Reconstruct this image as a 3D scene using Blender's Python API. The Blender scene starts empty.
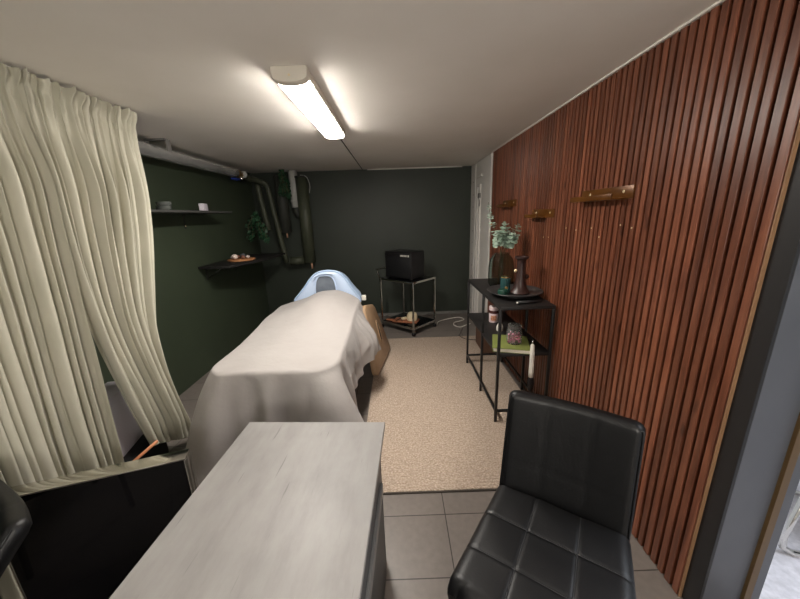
import bpy, bmesh, math, random
from mathutils import Vector, Matrix, noise
PI = math.pi
random.seed(7)
scene = bpy.context.scene
C = scene.collection
V = Vector

# ------------------------------------------------------------------ camera
cam_d = bpy.data.cameras.new('camera'); cam = bpy.data.objects.new('camera', cam_d); C.objects.link(cam)
cam_d.sensor_width = 36.0; cam_d.lens = 36.0 * 320.84 / 800.0; cam_d.clip_start = 0.02
pitch, yaw, roll = math.radians(14.713), math.radians(0.195), math.radians(-1.945)
fw = V((math.sin(yaw)*math.cos(pitch), math.cos(yaw)*math.cos(pitch), -math.sin(pitch)))
rt = V((math.cos(yaw), -math.sin(yaw), 0)); up = rt.cross(fw)
r2 = rt*math.cos(roll) + up*math.sin(roll); u2 = -rt*math.sin(roll) + up*math.cos(roll)
m = Matrix((r2, u2, -fw)).transposed().to_4x4(); m.translation = V((0, 0, 1.6))
cam.matrix_world = m
scene.camera = cam

# ------------------------------------------------------------------ world, light, exposure
w = bpy.data.worlds.new('world'); scene.world = w; w.use_nodes = True
w.node_tree.nodes['Background'].inputs[0].default_value = (0.5, 0.55, 0.65, 1)
w.node_tree.nodes['Background'].inputs[1].default_value = 0.05
vs = scene.view_settings
vs.view_transform = 'Standard'; vs.look = 'None'; vs.gamma = 1.0; vs.use_curve_mapping = False
vs.exposure = 1.15
LAMP_STRENGTH = 42.0
FILL_STRENGTH = 44.0
LAMP_COLOR = (1.0, 0.945, 0.87, 1)
ld = bpy.data.lights.new('next_room_light', 'AREA'); ld.energy = 26; ld.size = 1.2; ld.color = (0.86, 0.92, 1.0)
lo = bpy.data.objects.new('next_room_light', ld); C.objects.link(lo); lo.location = (2.5, 1.0, 2.2)

# ------------------------------------------------------------------ materials
def mat(name, col, rough=0.5, metal=0.0, spec=0.5, emit=None, es=0.0, trans=0.0, ior=1.45, sheen=0.0, alpha=1.0):
    mt = bpy.data.materials.new(name); mt.use_nodes = True
    b = mt.node_tree.nodes['Principled BSDF']
    b.inputs['Base Color'].default_value = (*col, 1) if len(col) == 3 else col
    b.inputs['Roughness'].default_value = rough; b.inputs['Metallic'].default_value = metal
    b.inputs['Specular IOR Level'].default_value = spec
    b.inputs['Transmission Weight'].default_value = trans; b.inputs['IOR'].default_value = ior
    b.inputs['Sheen Weight'].default_value = sheen
    if emit: b.inputs['Emission Color'].default_value = emit; b.inputs['Emission Strength'].default_value = es
    return mt
def srgb(r, g, b):
    f = lambda c: (c/255/12.92) if c/255 <= .04045 else ((c/255+.055)/1.055)**2.4
    return (f(r), f(g), f(b))
def N(mt, t, **kw):
    n = mt.node_tree.nodes.new(t)
    for k, v in kw.items():
        if hasattr(n, k) and k not in ('Scale',): setattr(n, k, v)
    return n
def L(mt, a, b): mt.node_tree.links.new(a, b)
def bsdf(mt): return mt.node_tree.nodes['Principled BSDF']
def coords(mt, scale=(1, 1, 1)):
    tc = N(mt, 'ShaderNodeTexCoord'); mp = N(mt, 'ShaderNodeMapping'); mp.inputs['Scale'].default_value = scale
    L(mt, tc.outputs['Object'], mp.inputs['Vector']); return mp.outputs['Vector']
def noise_n(mt, vec, sc, detail=4, rough=0.5):
    n = N(mt, 'ShaderNodeTexNoise'); n.inputs['Scale'].default_value = sc; n.inputs['Detail'].default_value = detail
    n.inputs['Roughness'].default_value = rough; L(mt, vec, n.inputs['Vector']); return n.outputs['Fac']
def ramp(mt, fac, stops):
    r = N(mt, 'ShaderNodeValToRGB'); e = r.color_ramp.elements
    while len(e) < len(stops): e.new(0.5)
    for i, (p, c) in enumerate(stops): e[i].position = p; e[i].color = (*c, 1)
    L(mt, fac, r.inputs['Fac']); return r.outputs['Color']
def bump(mt, h, strength, dist=0.01):
    b = N(mt, 'ShaderNodeBump'); b.inputs['Strength'].default_value = strength; b.inputs['Distance'].default_value = dist
    L(mt, h, b.inputs['Height']); L(mt, b.outputs['Normal'], bsdf(mt).inputs['Normal']); return b
def noisy(name, c1, c2, sc, rough, bs=0.2, bsc=None, stretch=(1, 1, 1), bd=0.005, **kw):
    mt = mat(name, c1, rough, **kw); v = coords(mt, stretch)
    f = noise_n(mt, v, sc); L(mt, ramp(mt, f, [(0.35, c1), (0.68, c2)]), bsdf(mt).inputs['Base Color'])
    if bs: bump(mt, noise_n(mt, v, bsc or sc*3), bs, bd)
    return mt

M = {}
M['ceiling'] = noisy('ceiling_plaster', srgb(232, 227, 219), srgb(236, 231, 224), 3, 0.7, 0.22, 5, bd=0.012)
M['strip_white'] = mat('white_gloss_board', srgb(228, 225, 220), 0.5)
M['white_wall'] = noisy('white_wall', srgb(205, 205, 203), srgb(218, 218, 215), 5, 0.7, 0.2, 30)
M['green_wall'] = noisy('dark_green_paint', srgb(57, 66, 51), srgb(61, 70, 54), 2, 0.55, 0.15, 60)
M['green_back'] = noisy('dark_green_black_paint', srgb(49, 55, 47), srgb(52, 58, 50), 2, 0.5, 0.15, 60)
M['pipe_green'] = noisy('green_painted_pipe', srgb(66, 70, 56), srgb(74, 78, 62), 8, 0.5, 0.2, 40)
M['pipe_dark'] = noisy('dark_painted_pipe', srgb(50, 52, 47), srgb(58, 60, 54), 8, 0.6, 0.2, 40)
M['pipe_white'] = mat('white_plastic_pipe', srgb(190, 190, 185), 0.35)
M['foil'] = noisy('silver_tape', srgb(205, 205, 203), srgb(232, 232, 230), 14, 0.24, 0.4, 30, stretch=(1, .35, 1), metal=0.7)
M['black_metal'] = mat('black_powder_coat', srgb(28, 27, 27), 0.42)
M['black_top'] = noisy('black_board', srgb(30, 28, 28), srgb(37, 35, 34), 12, 0.5, 0.08, 90)
M['chrome'] = mat('chrome', (0.72, 0.70, 0.66), 0.12, 1.0)
M['brushed'] = mat('brushed_steel', (0.55, 0.53, 0.5), 0.25, 1.0)
M['black_glass'] = mat('black_glass', (0.004, 0.004, 0.005), 0.05, spec=0.35)
M['black_plastic'] = mat('black_plastic', srgb(24, 23, 25), 0.45)
M['grille'] = noisy('black_grille', srgb(14, 14, 16), srgb(20, 20, 22), 200, 0.6, 0.3, 300)
M['leather'] = noisy('black_faux_leather', srgb(9, 9, 11), srgb(13, 13, 15), 6, 0.45, 0.2, 160, bd=0.002, spec=0.6)
M['thread'] = mat('seam_thread', srgb(48, 48, 50), 0.6)
M['tan'] = noisy('tan_vinyl', srgb(166, 136, 106), srgb(178, 149, 119), 5, 0.42, 0.12, 120, bd=0.002)
M['slot'] = mat('dark_slot', srgb(40, 26, 17), 0.8)
M['sheet'] = noisy('grey_cotton_sheet', srgb(164, 158, 155), srgb(169, 164, 161), 3, 0.85, 0.35, 9, bd=0.02, sheen=0.15)
M['curtain'] = noisy('linen_curtain', srgb(180, 177, 160), srgb(188, 184, 168), 4, 0.8, 0.18, 300, bd=0.001, sheen=0.1)
M['hood'] = noisy('pale_blue_quilting', srgb(170, 196, 228), srgb(186, 208, 236), 6, 0.55, 0.1, 50)
M['hood_trim'] = mat('pale_blue_piping', srgb(196, 214, 240), 0.5)
M['mesh_grey'] = noisy('grey_window_film', srgb(104, 112, 124), srgb(122, 130, 140), 9, 0.35, 0.2, 18)
M['gold'] = mat('gold_foil', (0.75, 0.52, 0.22), 0.25, 1.0)
M['brass'] = noisy('aged_brass_wood', srgb(88, 52, 18), srgb(118, 74, 30), 20, 0.3, 0.3, 40, stretch=(1, .3, 1), metal=0.25)
M['screw'] = mat('pale_screw', srgb(225, 205, 165), 0.35, 0.3)
M['teal'] = mat('dark_teal_card', srgb(34, 70, 70), 0.45)
M['green_lid'] = mat('dark_green_card', srgb(18, 62, 50), 0.5)
M['dark_wood'] = noisy('dark_turned_wood', srgb(48, 32, 30), srgb(62, 42, 38), 9, 0.38, 0.1, 30, stretch=(1, 1, .2))
M['tray'] = noisy('black_tray', srgb(52, 50, 50), srgb(66, 64, 63), 10, 0.35, 0.1, 40)
M['smoke'] = mat('smoked_glass', srgb(198, 211, 206), 0.05, trans=1.0, ior=1.18)
M['glass'] = mat('clear_glass', (0.9, 0.9, 0.88), 0.06, trans=0.94, ior=1.14)
M['cloudy'] = mat('frosted_glass', srgb(150, 155, 150), 0.25, trans=0.6, ior=1.3)
M['grey_board'] = mat('grey_shelf_board', srgb(70, 70, 68), 0.5)
M['leaf'] = noisy('eucalyptus_leaf', srgb(132, 156, 136), srgb(178, 196, 180), 25, 0.6, 0)
M['stem'] = mat('stem', srgb(92, 84, 60), 0.6)
M['ivy'] = noisy('ivy_leaf', srgb(32, 66, 44), srgb(52, 94, 62), 20, 0.5, 0)
M['petal'] = noisy('dried_petals', srgb(150, 44, 72), srgb(214, 116, 144), 70, 0.7, 0.5, 90)
M['book_green'] = noisy('lime_green_cloth', srgb(118, 126, 64), srgb(126, 134, 72), 10, 0.6, 0.1, 200)
M['paper'] = noisy('paper_edges', srgb(216, 208, 190), srgb(232, 226, 212), 8, 0.8, 0.2, 120, stretch=(.1, .1, 3))
M['white_plastic'] = mat('white_plastic', srgb(226, 222, 212), 0.35)
M['cream'] = mat('cream', srgb(222, 204, 170), 0.5)
M['pink_white'] = mat('pink_white', srgb(226, 206, 206), 0.4)
M['label_orange'] = noisy('orange_brown_label', srgb(150, 86, 60), srgb(204, 150, 120), 60, 0.5, 0)
M['candle_dark'] = mat('dark_red_glass', srgb(80, 48, 46), 0.2)
M['bristle'] = noisy('black_bristles', srgb(22, 16, 16), srgb(34, 26, 24), 80, 0.9, 0.5, 200, stretch=(3, 3, .3))
M['cardboard'] = noisy('brown_board', srgb(92, 66, 52), srgb(104, 76, 60), 8, 0.7, 0.1, 60)
M['wood_tan'] = noisy('light_wood', srgb(176, 116, 74), srgb(204, 148, 102), 12, 0.5, 0.1, 60, stretch=(.3, 1, 1))
M['wood_red'] = noisy('reddish_wood', srgb(140, 80, 56), srgb(176, 116, 84), 14, 0.45, 0.1, 60, stretch=(.3, 1, 1))
M['stone_white'] = mat('white_stone', srgb(222, 206, 196), 0.5)
M['stone_grey'] = mat('grey_stone', srgb(84, 88, 92), 0.5)
M['stone_brown'] = mat('brown_stone', srgb(130, 84, 66), 0.5)
M['blue'] = mat('blue_valve', srgb(30, 52, 130), 0.4)
M['red_brass'] = mat('valve_brass', (0.6, 0.38, 0.18), 0.35, 1.0)
M['copper'] = mat('copper', (0.85, 0.5, 0.32), 0.35, 0.6)
M['white_card'] = mat('white_card', srgb(226, 220, 228), 0.7)
M['black_cloth'] = noisy('black_cloth', srgb(16, 16, 18), srgb(24, 24, 26), 14, 0.9, 0.4, 30)
M['orange'] = mat('orange_rod', srgb(210, 140, 100), 0.5)
M['desk_body'] = noisy('dark_desk_body', srgb(42, 42, 46), srgb(48, 48, 52), 9, 0.4, 0.05, 50)
M['desk_recess'] = mat('dark_grey_drawer', srgb(74, 74, 76), 0.5)
M['desk_rail'] = mat('grey_rail', srgb(130, 130, 130), 0.35, 0.4)
M['black_casing'] = mat('black_casing', srgb(34, 33, 34), 0.5)
M['grey_reveal'] = noisy('blue_grey_paint', srgb(84, 86, 92), srgb(90, 92, 98), 3, 0.45, 0.05, 40)
M['reveal_wood'] = mat('bare_wood_strip', srgb(98, 76, 46), 0.5)
M['pale_wood'] = mat('pale_wood_edge', srgb(146, 112, 82), 0.6)
M['light_floor'] = noisy('pale_grey_floor', srgb(176, 174, 180), srgb(200, 198, 204), 30, 0.6, 0.3, 60)
M['seal'] = mat('dark_grout', srgb(50, 48, 46), 0.8)
M['end_cap'] = mat('lamp_end_cap', srgb(212, 205, 192), 0.45)
M['diffuser'] = mat('lamp_diffuser', (1, 1, 1), 0.4, emit=LAMP_COLOR, es=LAMP_STRENGTH)
M['globe'] = mat('fill_globe_glow', (1, 1, 1), 0.4, emit=LAMP_COLOR, es=FILL_STRENGTH)
M['table_wood'] = mat('beech_leg', srgb(160, 120, 80), 0.5)
M['baseboard'] = noisy('grey_skirting', srgb(112, 110, 106), srgb(128, 126, 122), 6, 0.6, 0.1, 30)

# slats: stained pine, one tone per slat, grain along the height
mt = M['slat'] = mat('stained_pine', srgb(110, 58, 38), 0.34)
v = coords(mt, (1, 1, 0.06)); g = noise_n(mt, v, 55, 5, 0.6)
col = ramp(mt, g, [(0.28, srgb(82, 44, 29)), (0.5, srgb(117, 68, 48)), (0.75, srgb(142, 90, 66))])
geo = N(mt, 'ShaderNodeNewGeometry'); hsv = N(mt, 'ShaderNodeHueSaturation')
mr = N(mt, 'ShaderNodeMapRange'); mr.inputs['To Min'].default_value = 0.68; mr.inputs['To Max'].default_value = 1.25
L(mt, geo.outputs['Random Per Island'], mr.inputs['Value']); L(mt, mr.outputs['Result'], hsv.inputs['Value']); L(mt, col, hsv.inputs['Color'])
v2 = coords(mt, (1, 1, 0.35)); vo = N(mt, 'ShaderNodeTexVoronoi'); vo.inputs['Scale'].default_value = 9; L(mt, v2, vo.inputs['Vector'])
kn = ramp(mt, vo.outputs['Distance'], [(0.05, (0.35, 0.3, 0.28)), (0.13, (1, 1, 1))])
mx = N(mt, 'ShaderNodeMixRGB'); mx.blend_type = 'MULTIPLY'; mx.inputs['Fac'].default_value = 0.8
L(mt, hsv.outputs['Color'], mx.inputs['Color1']); L(mt, kn, mx.inputs['Color2']); L(mt, mx.outputs['Color'], bsdf(mt).inputs['Base Color'])
bump(mt, g, 0.25, 0.004)
M['slat_back'] = mat('gap_shade_backing', srgb(24, 11, 7), 0.8)  # near-black colour stands in for the shade deep between the slats

# floor tiles
mt = M['tiles'] = mat('taupe_tiles', srgb(104, 98, 93), 0.38)
tc = N(mt, 'ShaderNodeTexCoord'); mp = N(mt, 'ShaderNodeMapping'); mp.inputs['Location'].default_value = (-0.213, -1.405, 0)
L(mt, tc.outputs['Object'], mp.inputs['Vector'])
bk = N(mt, 'ShaderNodeTexBrick'); bk.offset = 0; bk.squash = 1
for k, val in (('Scale', 1.0), ('Brick Width', 0.636), ('Row Height', 0.318), ('Mortar Size', 0.0028), ('Mortar Smooth', 0.2)): bk.inputs[k].default_value = val
bk.inputs['Color1'].default_value = (*srgb(126, 118, 112), 1); bk.inputs['Color2'].default_value = (*srgb(121, 113, 107), 1); bk.inputs['Mortar'].default_value = (*srgb(58, 53, 50), 1)
L(mt, mp.outputs['Vector'], bk.inputs['Vector'])
nf = noise_n(mt, mp.outputs['Vector'], 30, 6); cr = ramp(mt, nf, [(0.3, (0.85, 0.85, 0.85)), (0.7, (1, 1, 1))])
mx = N(mt, 'ShaderNodeMixRGB'); mx.blend_type = 'MULTIPLY'; mx.inputs['Fac'].default_value = 1
L(mt, bk.outputs['Color'], mx.inputs['Color1']); L(mt, cr, mx.inputs['Color2']); L(mt, mx.outputs['Color'], bsdf(mt).inputs['Base Color'])

# rug: looped wool in rows
mt = M['rug'] = mat('beige_loop_wool', srgb(196, 174, 148), 0.95)
v = coords(mt); v3 = coords(mt, (60, 110, 60)); vo = N(mt, 'ShaderNodeTexVoronoi'); vo.inputs['Scale'].default_value = 1.0; L(mt, v3, vo.inputs['Vector'])
n1 = noise_n(mt, v, 90, 3); wv = N(mt, 'ShaderNodeTexWave'); wv.bands_direction = 'Y'; wv.inputs['Scale'].default_value = 14; wv.inputs['Distortion'].default_value = 1.5; L(mt, v, wv.inputs['Vector'])
c1 = ramp(mt, n1, [(0.3, srgb(172, 152, 134)), (0.7, srgb(218, 200, 184))])
c2 = ramp(mt, vo.outputs['Distance'], [(0.1, (1, 1, 1)), (0.75, (0.72, 0.7, 0.67))])
mx = N(mt, 'ShaderNodeMixRGB'); mx.blend_type = 'MULTIPLY'; mx.inputs['Fac'].default_value = 0.9
L(mt, c1, mx.inputs['Color1']); L(mt, c2, mx.inputs['Color2']); L(mt, mx.outputs['Color'], bsdf(mt).inputs['Base Color'])
ad = N(mt, 'ShaderNodeMath'); ad.operation = 'ADD'; L(mt, wv.outputs['Fac'], ad.inputs[0]); L(mt, n1, ad.inputs[1])
bump(mt, ad.outputs[0], 0.5, 0.006)
M['rug_border'] = mat('rug_binding', srgb(70, 64, 58), 0.9)

# desk top: grey concrete/wood laminate, streaks along its length
mt = M['desk_top'] = mat('grey_concrete_laminate', srgb(170, 168, 164), 0.5)
v = coords(mt, (5, 1.3, 1)); a = noise_n(mt, v, 2.6, 9, 0.68); v4 = coords(mt, (1, 1, 1)); b_ = noise_n(mt, v4, 5, 5)
c1 = ramp(mt, a, [(0.3, srgb(148, 145, 143)), (0.5, srgb(159, 156, 154)), (0.7, srgb(166, 164, 162))])
c2 = ramp(mt, b_, [(0.3, (0.86, 0.86, 0.86)), (0.65, (1, 1, 1))])
mx = N(mt, 'ShaderNodeMixRGB'); mx.blend_type = 'MULTIPLY'; mx.inputs['Fac'].default_value = 1
L(mt, c1, mx.inputs['Color1']); L(mt, c2, mx.inputs['Color2'])
v5 = coords(mt, (55, 3.2, 1)); sc_ = noise_n(mt, v5, 1.6, 2); c3 = ramp(mt, sc_, [(0.25, (0.62, 0.62, 0.62)), (0.31, (1, 1, 1))])
mx2 = N(mt, 'ShaderNodeMixRGB'); mx2.blend_type = 'MULTIPLY'; mx2.inputs['Fac'].default_value = 0.8
L(mt, mx.outputs['Color'], mx2.inputs['Color1']); L(mt, c3, mx2.inputs['Color2'])
L(mt, mx2.outputs['Color'], bsdf(mt).inputs['Base Color'])

# ------------------------------------------------------------------ geometry helpers
def merge(bm, tmp, mtx=None):
    me = bpy.data.meshes.new('tmp'); tmp.to_mesh(me); tmp.free()
    if mtx is not None: me.transform(mtx)
    bm.from_mesh(me); bpy.data.meshes.remove(me)
def box(bm, c, s, bev=0.0, seg=2, rz=0.0, mtx=None):
    t = bmesh.new(); bmesh.ops.create_cube(t, size=1)
    bmesh.ops.scale(t, vec=V(s), verts=t.verts)
    if bev: bmesh.ops.bevel(t, geom=list(t.edges), offset=min(bev, min(s)*0.49), segments=seg, profile=0.5, affect='EDGES')
    mm = Matrix.Translation(V(c)) @ Matrix.Rotation(rz, 4, 'Z')
    merge(bm, t, (mtx @ mm) if mtx is not None else mm); return bm
def B(c, s, bev=0.0, seg=2, rz=0.0, mtx=None): return box(bmesh.new(), c, s, bev, seg, rz, mtx)
def lathe(bm, prof, c=(0, 0, 0), n=32, mtx=None):
    t = bmesh.new(); rings = []
    for r, z in prof:
        if r < 1e-5: rings.append([t.verts.new((0, 0, z))])
        else: rings.append([t.verts.new((r*math.cos(2*PI*i/n), r*math.sin(2*PI*i/n), z)) for i in range(n)])
    for a, b in zip(rings, rings[1:]):
        for i in range(n):
            j = (i+1) % n
            if len(a) == 1 and len(b) == 1: continue
            if len(a) == 1: t.faces.new((a[0], b[i], b[j]))
            elif len(b) == 1: t.faces.new((a[i], a[j], b[0]))
            else: t.faces.new((a[i], a[j], b[j], b[i]))
    bmesh.ops.recalc_face_normals(t, faces=t.faces)
    mm = Matrix.Translation(V(c)); merge(bm, t, (mtx @ mm) if mtx is not None else mm); return bm
def LA(prof, c=(0, 0, 0), n=32, mtx=None): return lathe(bmesh.new(), prof, c, n, mtx)
def smooth_path(pts, sub=6):
    P = [V(p) for p in pts]; out = []
    for i in range(len(P)-1):
        p0 = P[max(i-1, 0)]; p1 = P[i]; p2 = P[i+1]; p3 = P[min(i+2, len(P)-1)]
        for k in range(sub):
            t = k/sub
            out.append(0.5*((2*p1)+(-p0+p2)*t+(2*p0-5*p1+4*p2-p3)*t*t+(-p0+3*p1-3*p2+p3)*t**3))
    out.append(P[-1]); return out
def tube(bm, pts, r, n=12, cap=True, smooth=0):
    P = smooth_path(pts, smooth) if smooth else [V(p) for p in pts]
    R = r if isinstance(r, (list, tuple)) else [r]*len(P)
    if len(R) != len(P): R = [R[min(int(i/len(P)*len(R)), len(R)-1)] for i in range(len(P))]
    rings = []; prev = None
    for i, p in enumerate(P):
        d = (P[min(i+1, len(P)-1)] - P[max(i-1, 0)])
        if d.length < 1e-9: d = V((0, 0, 1))
        d.normalize()
        a = prev - d*prev.dot(d) if prev is not None else (V((1, 0, 0)) if abs(d.x) < 0.9 else V((0, 1, 0)))
        if a.length < 1e-6: a = V((0, 1, 0))
        a = (a - d*a.dot(d)).normalized(); b = d.cross(a); prev = a
        rings.append([bm.verts.new(p + R[i]*(a*math.cos(2*PI*k/n)+b*math.sin(2*PI*k/n))) for k in range(n)])
    for A, Bq in zip(rings, rings[1:]):
        for k in range(n): bm.faces.new((A[k], A[(k+1) % n], Bq[(k+1) % n], Bq[k]))
    if cap: bm.faces.new(rings[0][::-1]); bm.faces.new(rings[-1])
    return bm
def T(pts, r, n=12, smooth=0): return tube(bmesh.new(), pts, r, n, True, smooth)
def prism(bm, poly, z0, z1, bev=0.0):
    t = bmesh.new(); a = [t.verts.new((x, y, z0)) for x, y in poly]; b = [t.verts.new((x, y, z1)) for x, y in poly]
    t.faces.new(a[::-1]); t.faces.new(b); n = len(poly)
    for i in range(n): t.faces.new((a[i], a[(i+1) % n], b[(i+1) % n], b[i]))
    bmesh.ops.recalc_face_normals(t, faces=t.faces)
    if bev: bmesh.ops.bevel(t, geom=list(t.edges), offset=bev, segments=2, profile=0.5, affect='EDGES')
    merge(bm, t); return bm
def grid_surface(bm, nu, nv, f, closed_u=False):
    g = [[bm.verts.new(f(i/(nu if closed_u else nu-1), j/(nv-1))) for j in range(nv)] for i in range(nu)]
    for i in range(nu if closed_u else nu-1):
        for j in range(nv-1):
            i2 = (i+1) % nu
            bm.faces.new((g[i][j], g[i2][j], g[i2][j+1], g[i][j+1]))
    return g
WM = {}
def link(name, bm, material, parent=None, smooth=True, local=False, angle=40):
    me = bpy.data.meshes.new(name)
    if smooth:
        for f in bm.faces: f.smooth = True
        for e in bm.edges:
            if len(e.link_faces) == 2 and e.calc_face_angle(0) > math.radians(angle): e.smooth = False
    bm.to_mesh(me); bm.free()
    me.materials.append(material)
    o = bpy.data.objects.new(name, me); C.objects.link(o)
    if parent is not None:
        o.parent = parent; WM[o.name] = WM[parent.name].copy()
        if not local: me.transform(WM[parent.name].inverted())
    else:
        xs = [v.co for v in me.vertices]
        c = V(((min(p.x for p in xs)+max(p.x for p in xs))/2, (min(p.y for p in xs)+max(p.y for p in xs))/2, min(p.z for p in xs)))
        me.transform(Matrix.Translation(-c)); o.location = c; WM[o.name] = Matrix.Translation(c)
    return o
def tag(o, label, cat, group=None):
    o['label'] = label; o['category'] = cat
    if group: o['group'] = group
    return o
def thing(name, loc, label, cat, rz=0.0, group=None):
    o = bpy.data.objects.new(name, None); C.objects.link(o); o.location = loc; o.rotation_euler = (0, 0, rz); o.empty_display_size = 0.1
    WM[o.name] = Matrix.Translation(V(loc)) @ Matrix.Rotation(rz, 4, 'Z')
    return tag(o, label, cat, group)
def struct(name, bm, material, smooth=False):
    me = bpy.data.meshes.new(name); 
    if smooth:
        for f in bm.faces: f.smooth = True
    bm.to_mesh(me); bm.free(); me.materials.append(material)
    o = bpy.data.objects.new(name, me); C.objects.link(o); o['kind'] = 'structure'; WM[o.name] = Matrix.Identity(4); return o
def copy_tree(o, parent=None):
    c = o.copy(); C.objects.link(c)
    if parent is not None: c.parent = parent
    for ch in list(o.children): copy_tree(ch, c)
    return c
def lerp(a, b, t): return a+(b-a)*t
def spl(tab, x):
    if x <= tab[0][0]: return tab[0][1]
    n = len(tab)
    for i in range(n-1):
        a, p = tab[i]; b, q = tab[i+1]
        if x <= b:
            m0 = (q-tab[max(i-1, 0)][1])/(b-tab[max(i-1, 0)][0]); m1 = (tab[min(i+2, n-1)][1]-p)/(tab[min(i+2, n-1)][0]-a)
            h = b-a; t = (x-a)/h
            return (2*t**3-3*t*t+1)*p+(t**3-2*t*t+t)*h*m0+(-2*t**3+3*t*t)*q+(t**3-t*t)*h*m1
    return tab[-1][1]
def interp(tab, x):
    if x <= tab[0][0]: return tab[0][1]
    for (a, p), (b, q) in zip(tab, tab[1:]):
        if x <= b: return lerp(p, q, (x-a)/(b-a))
    return tab[-1][1]
def sstep(a, b, x): t = max(0, min(1, (x-a)/(b-a))); return t*t*(3-2*t)

# ------------------------------------------------------------------ room shell
ZC = 2.27; XR = 1.134; XL = -2.13; YB = 5.07; YF = -1.7
struct('floor', B((-0.45, (YB+YF)/2, -0.05), (3.6, YB-YF+0.2, 0.1)), M['tiles'])
struct('floor.001', B((3.05, 0.9, -0.05), (3.4, 4.2, 0.1)), M['light_floor'])
struct('ceiling', B((0.6, (YB+YF)/2, ZC+0.05), (5.9, YB-YF+0.2, 0.1)), M['ceiling'])
struct('wall_left', B((XL-0.05, (YB+YF)/2, ZC/2), (0.1, YB-YF, ZC)), M['green_wall'])
struct('wall_back', B((-0.45, YB+0.05, ZC/2), (3.6, 0.1, ZC)), M['green_back'])
struct('wall_front', B((-0.45, YF-0.05, ZC/2), (3.6, 0.1, ZC)), M['white_wall'])
bm = bmesh.new(); box(bm, (1.29, (0.94+YB)/2, ZC/2), (0.26, YB-0.94, ZC)); box(bm, (1.29, (-0.25+YF)/2, ZC/2), (0.26, -0.25-YF, ZC)); box(bm, (1.29, 0.33, 2.2), (0.26, 1.22, 0.14))
struct('wall_right', bm, M['white_wall'])
bm = bmesh.new(); box(bm, (4.8, 0.9, ZC/2), (0.1, 4.2, ZC)); box(bm, (3.0, 3.05, ZC/2), (3.5, 0.1, ZC)); box(bm, (3.0, -1.25, ZC/2), (3.5, 0.1, ZC))
struct('wall_right.001', bm, M['white_wall'])
# slat cladding of the right wall
Y0, Y1 = 0.985, 3.985; pitch_ = 0.0408
bm = bmesh.new(); box(bm, (1.1565, (Y0+Y1)/2, ZC/2), (0.007, Y1-Y0, ZC-0.004))
struct('wall_right_backing', bm, M['slat_back'])
bm = bmesh.new(); n = int((Y1-Y0)/pitch_); rs = random.Random(3)
for i in range(n):
    y = Y0 + 0.0145 + i*pitch_; wd = 0.0275 + rs.uniform(-0.001, 0.001)
    box(bm, (1.1435 + rs.uniform(-0.0008, 0.0008), y, ZC/2 + rs.uniform(-0.003, 0)), (0.019, wd, ZC-0.012), 0.0016, 1)
slat = struct('wall_right_slats', bm, M['slat'])
struct('trim_1', B((1.148, Y0-0.006, ZC/2), (0.026, 0.004, ZC-0.01)), M['pale_wood'])
bm = bmesh.new(); box(bm, (1.128, (Y0+Y1)/2, ZC-0.004), (0.012, Y1-Y0, 0.008)); struct('trim_2', bm, M['ceiling'])
struct('trim_3', B((0.3, YB-0.008, ZC-0.006), (1.4, 0.016, 0.012)), M['ceiling'])
struct('baseboard_back', B((-0.45, YB-0.008, 0.024), (3.3, 0.016, 0.048), 0.003), M['baseboard'])
# doorway beside the slats
struct('door_1', B((1.154, 0.947, ZC/2), (0.014, 0.066, ZC-0.01), 0.002), M['black_casing'])
struct('trim_4', B((1.2455, 0.928, ZC/2), (0.166, 0.024, ZC-0.01), 0.001), M['grey_reveal'])
struct('trim_5', B((1.3255, 0.9185, ZC/2), (0.028, 0.030, ZC-0.01), 0.001), M['reveal_wood'])
struct('trim_6', B((1.362, 0.925, ZC/2), (0.036, 0.034, ZC-0.01), 0.002), M['grey_reveal'])
# bare white strip of wall in the far right corner: boards, cable ducts, a row of screw holes
bm = bmesh.new(); box(bm, (1.15, 4.53, ZC/2), (0.02, 1.07, ZC-0.01)); struct('trim_7', bm, M['strip_white'])
bm = bmesh.new()
box(bm, (1.134, 4.18, ZC/2), (0.012, 0.36, ZC-0.02), 0.003); box(bm, (1.130, 4.49, 0.98), (0.024, 0.05, 1.92), 0.006); box(bm, (1.130, 4.62, 0.98), (0.024, 0.05, 1.92), 0.006)
box(bm, (1.130, 4.555, 1.95), (0.024, 0.18, 0.03), 0.006); box(bm, (1.128, 4.55, 2.07), (0.024, 0.30, 0.03), 0.004); box(bm, (1.134, 4.86, ZC/2), (0.012, 0.20, ZC-0.02), 0.003)
struct('trim_8', bm, M['strip_white'])
bm = bmesh.new()
for k in range(12): box(bm, (1.127, 4.86, 0.15+k*0.17), (0.004, 0.014, 0.014))
box(bm, (1.122, 4.5, 1.82), (0.02, 0.09, 0.06), 0.004); tube(bm, [(1.117, 4.5, 1.8), (1.117, 4.45, 1.74), (1.117, 4.46, 1.68)], 0.006, 6)
struct('trim_9', bm, M['baseboard'])
# ceiling cable duct running on from the lamp to the back wall
struct('trim_10', T([(-0.465, 2.84, ZC-0.004), (-0.47, 5.06, ZC-0.004)], 0.005, 6), M['seal'])

# pale screws left in the slats
for i, (y, z) in enumerate([(2.072, 1.473), (1.912, 1.491), (1.657, 1.515), (1.555, 1.504), (2.518, 1.40), (2.434, 1.405), (2.185, 1.481), (1.826, 1.445)]):
    yy = Y0+0.0145+round((y-Y0-0.0145)/pitch_)*pitch_
    link('screw', LA([(0, 0), (0.0045, 0), (0.004, 0.0015), (0, 0.002)], (0, 0, 0), 10, Matrix.Translation((1.1335, yy, z)) @ Matrix.Rotation(-PI/2, 4, 'Y')), M['screw'], slat)

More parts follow.
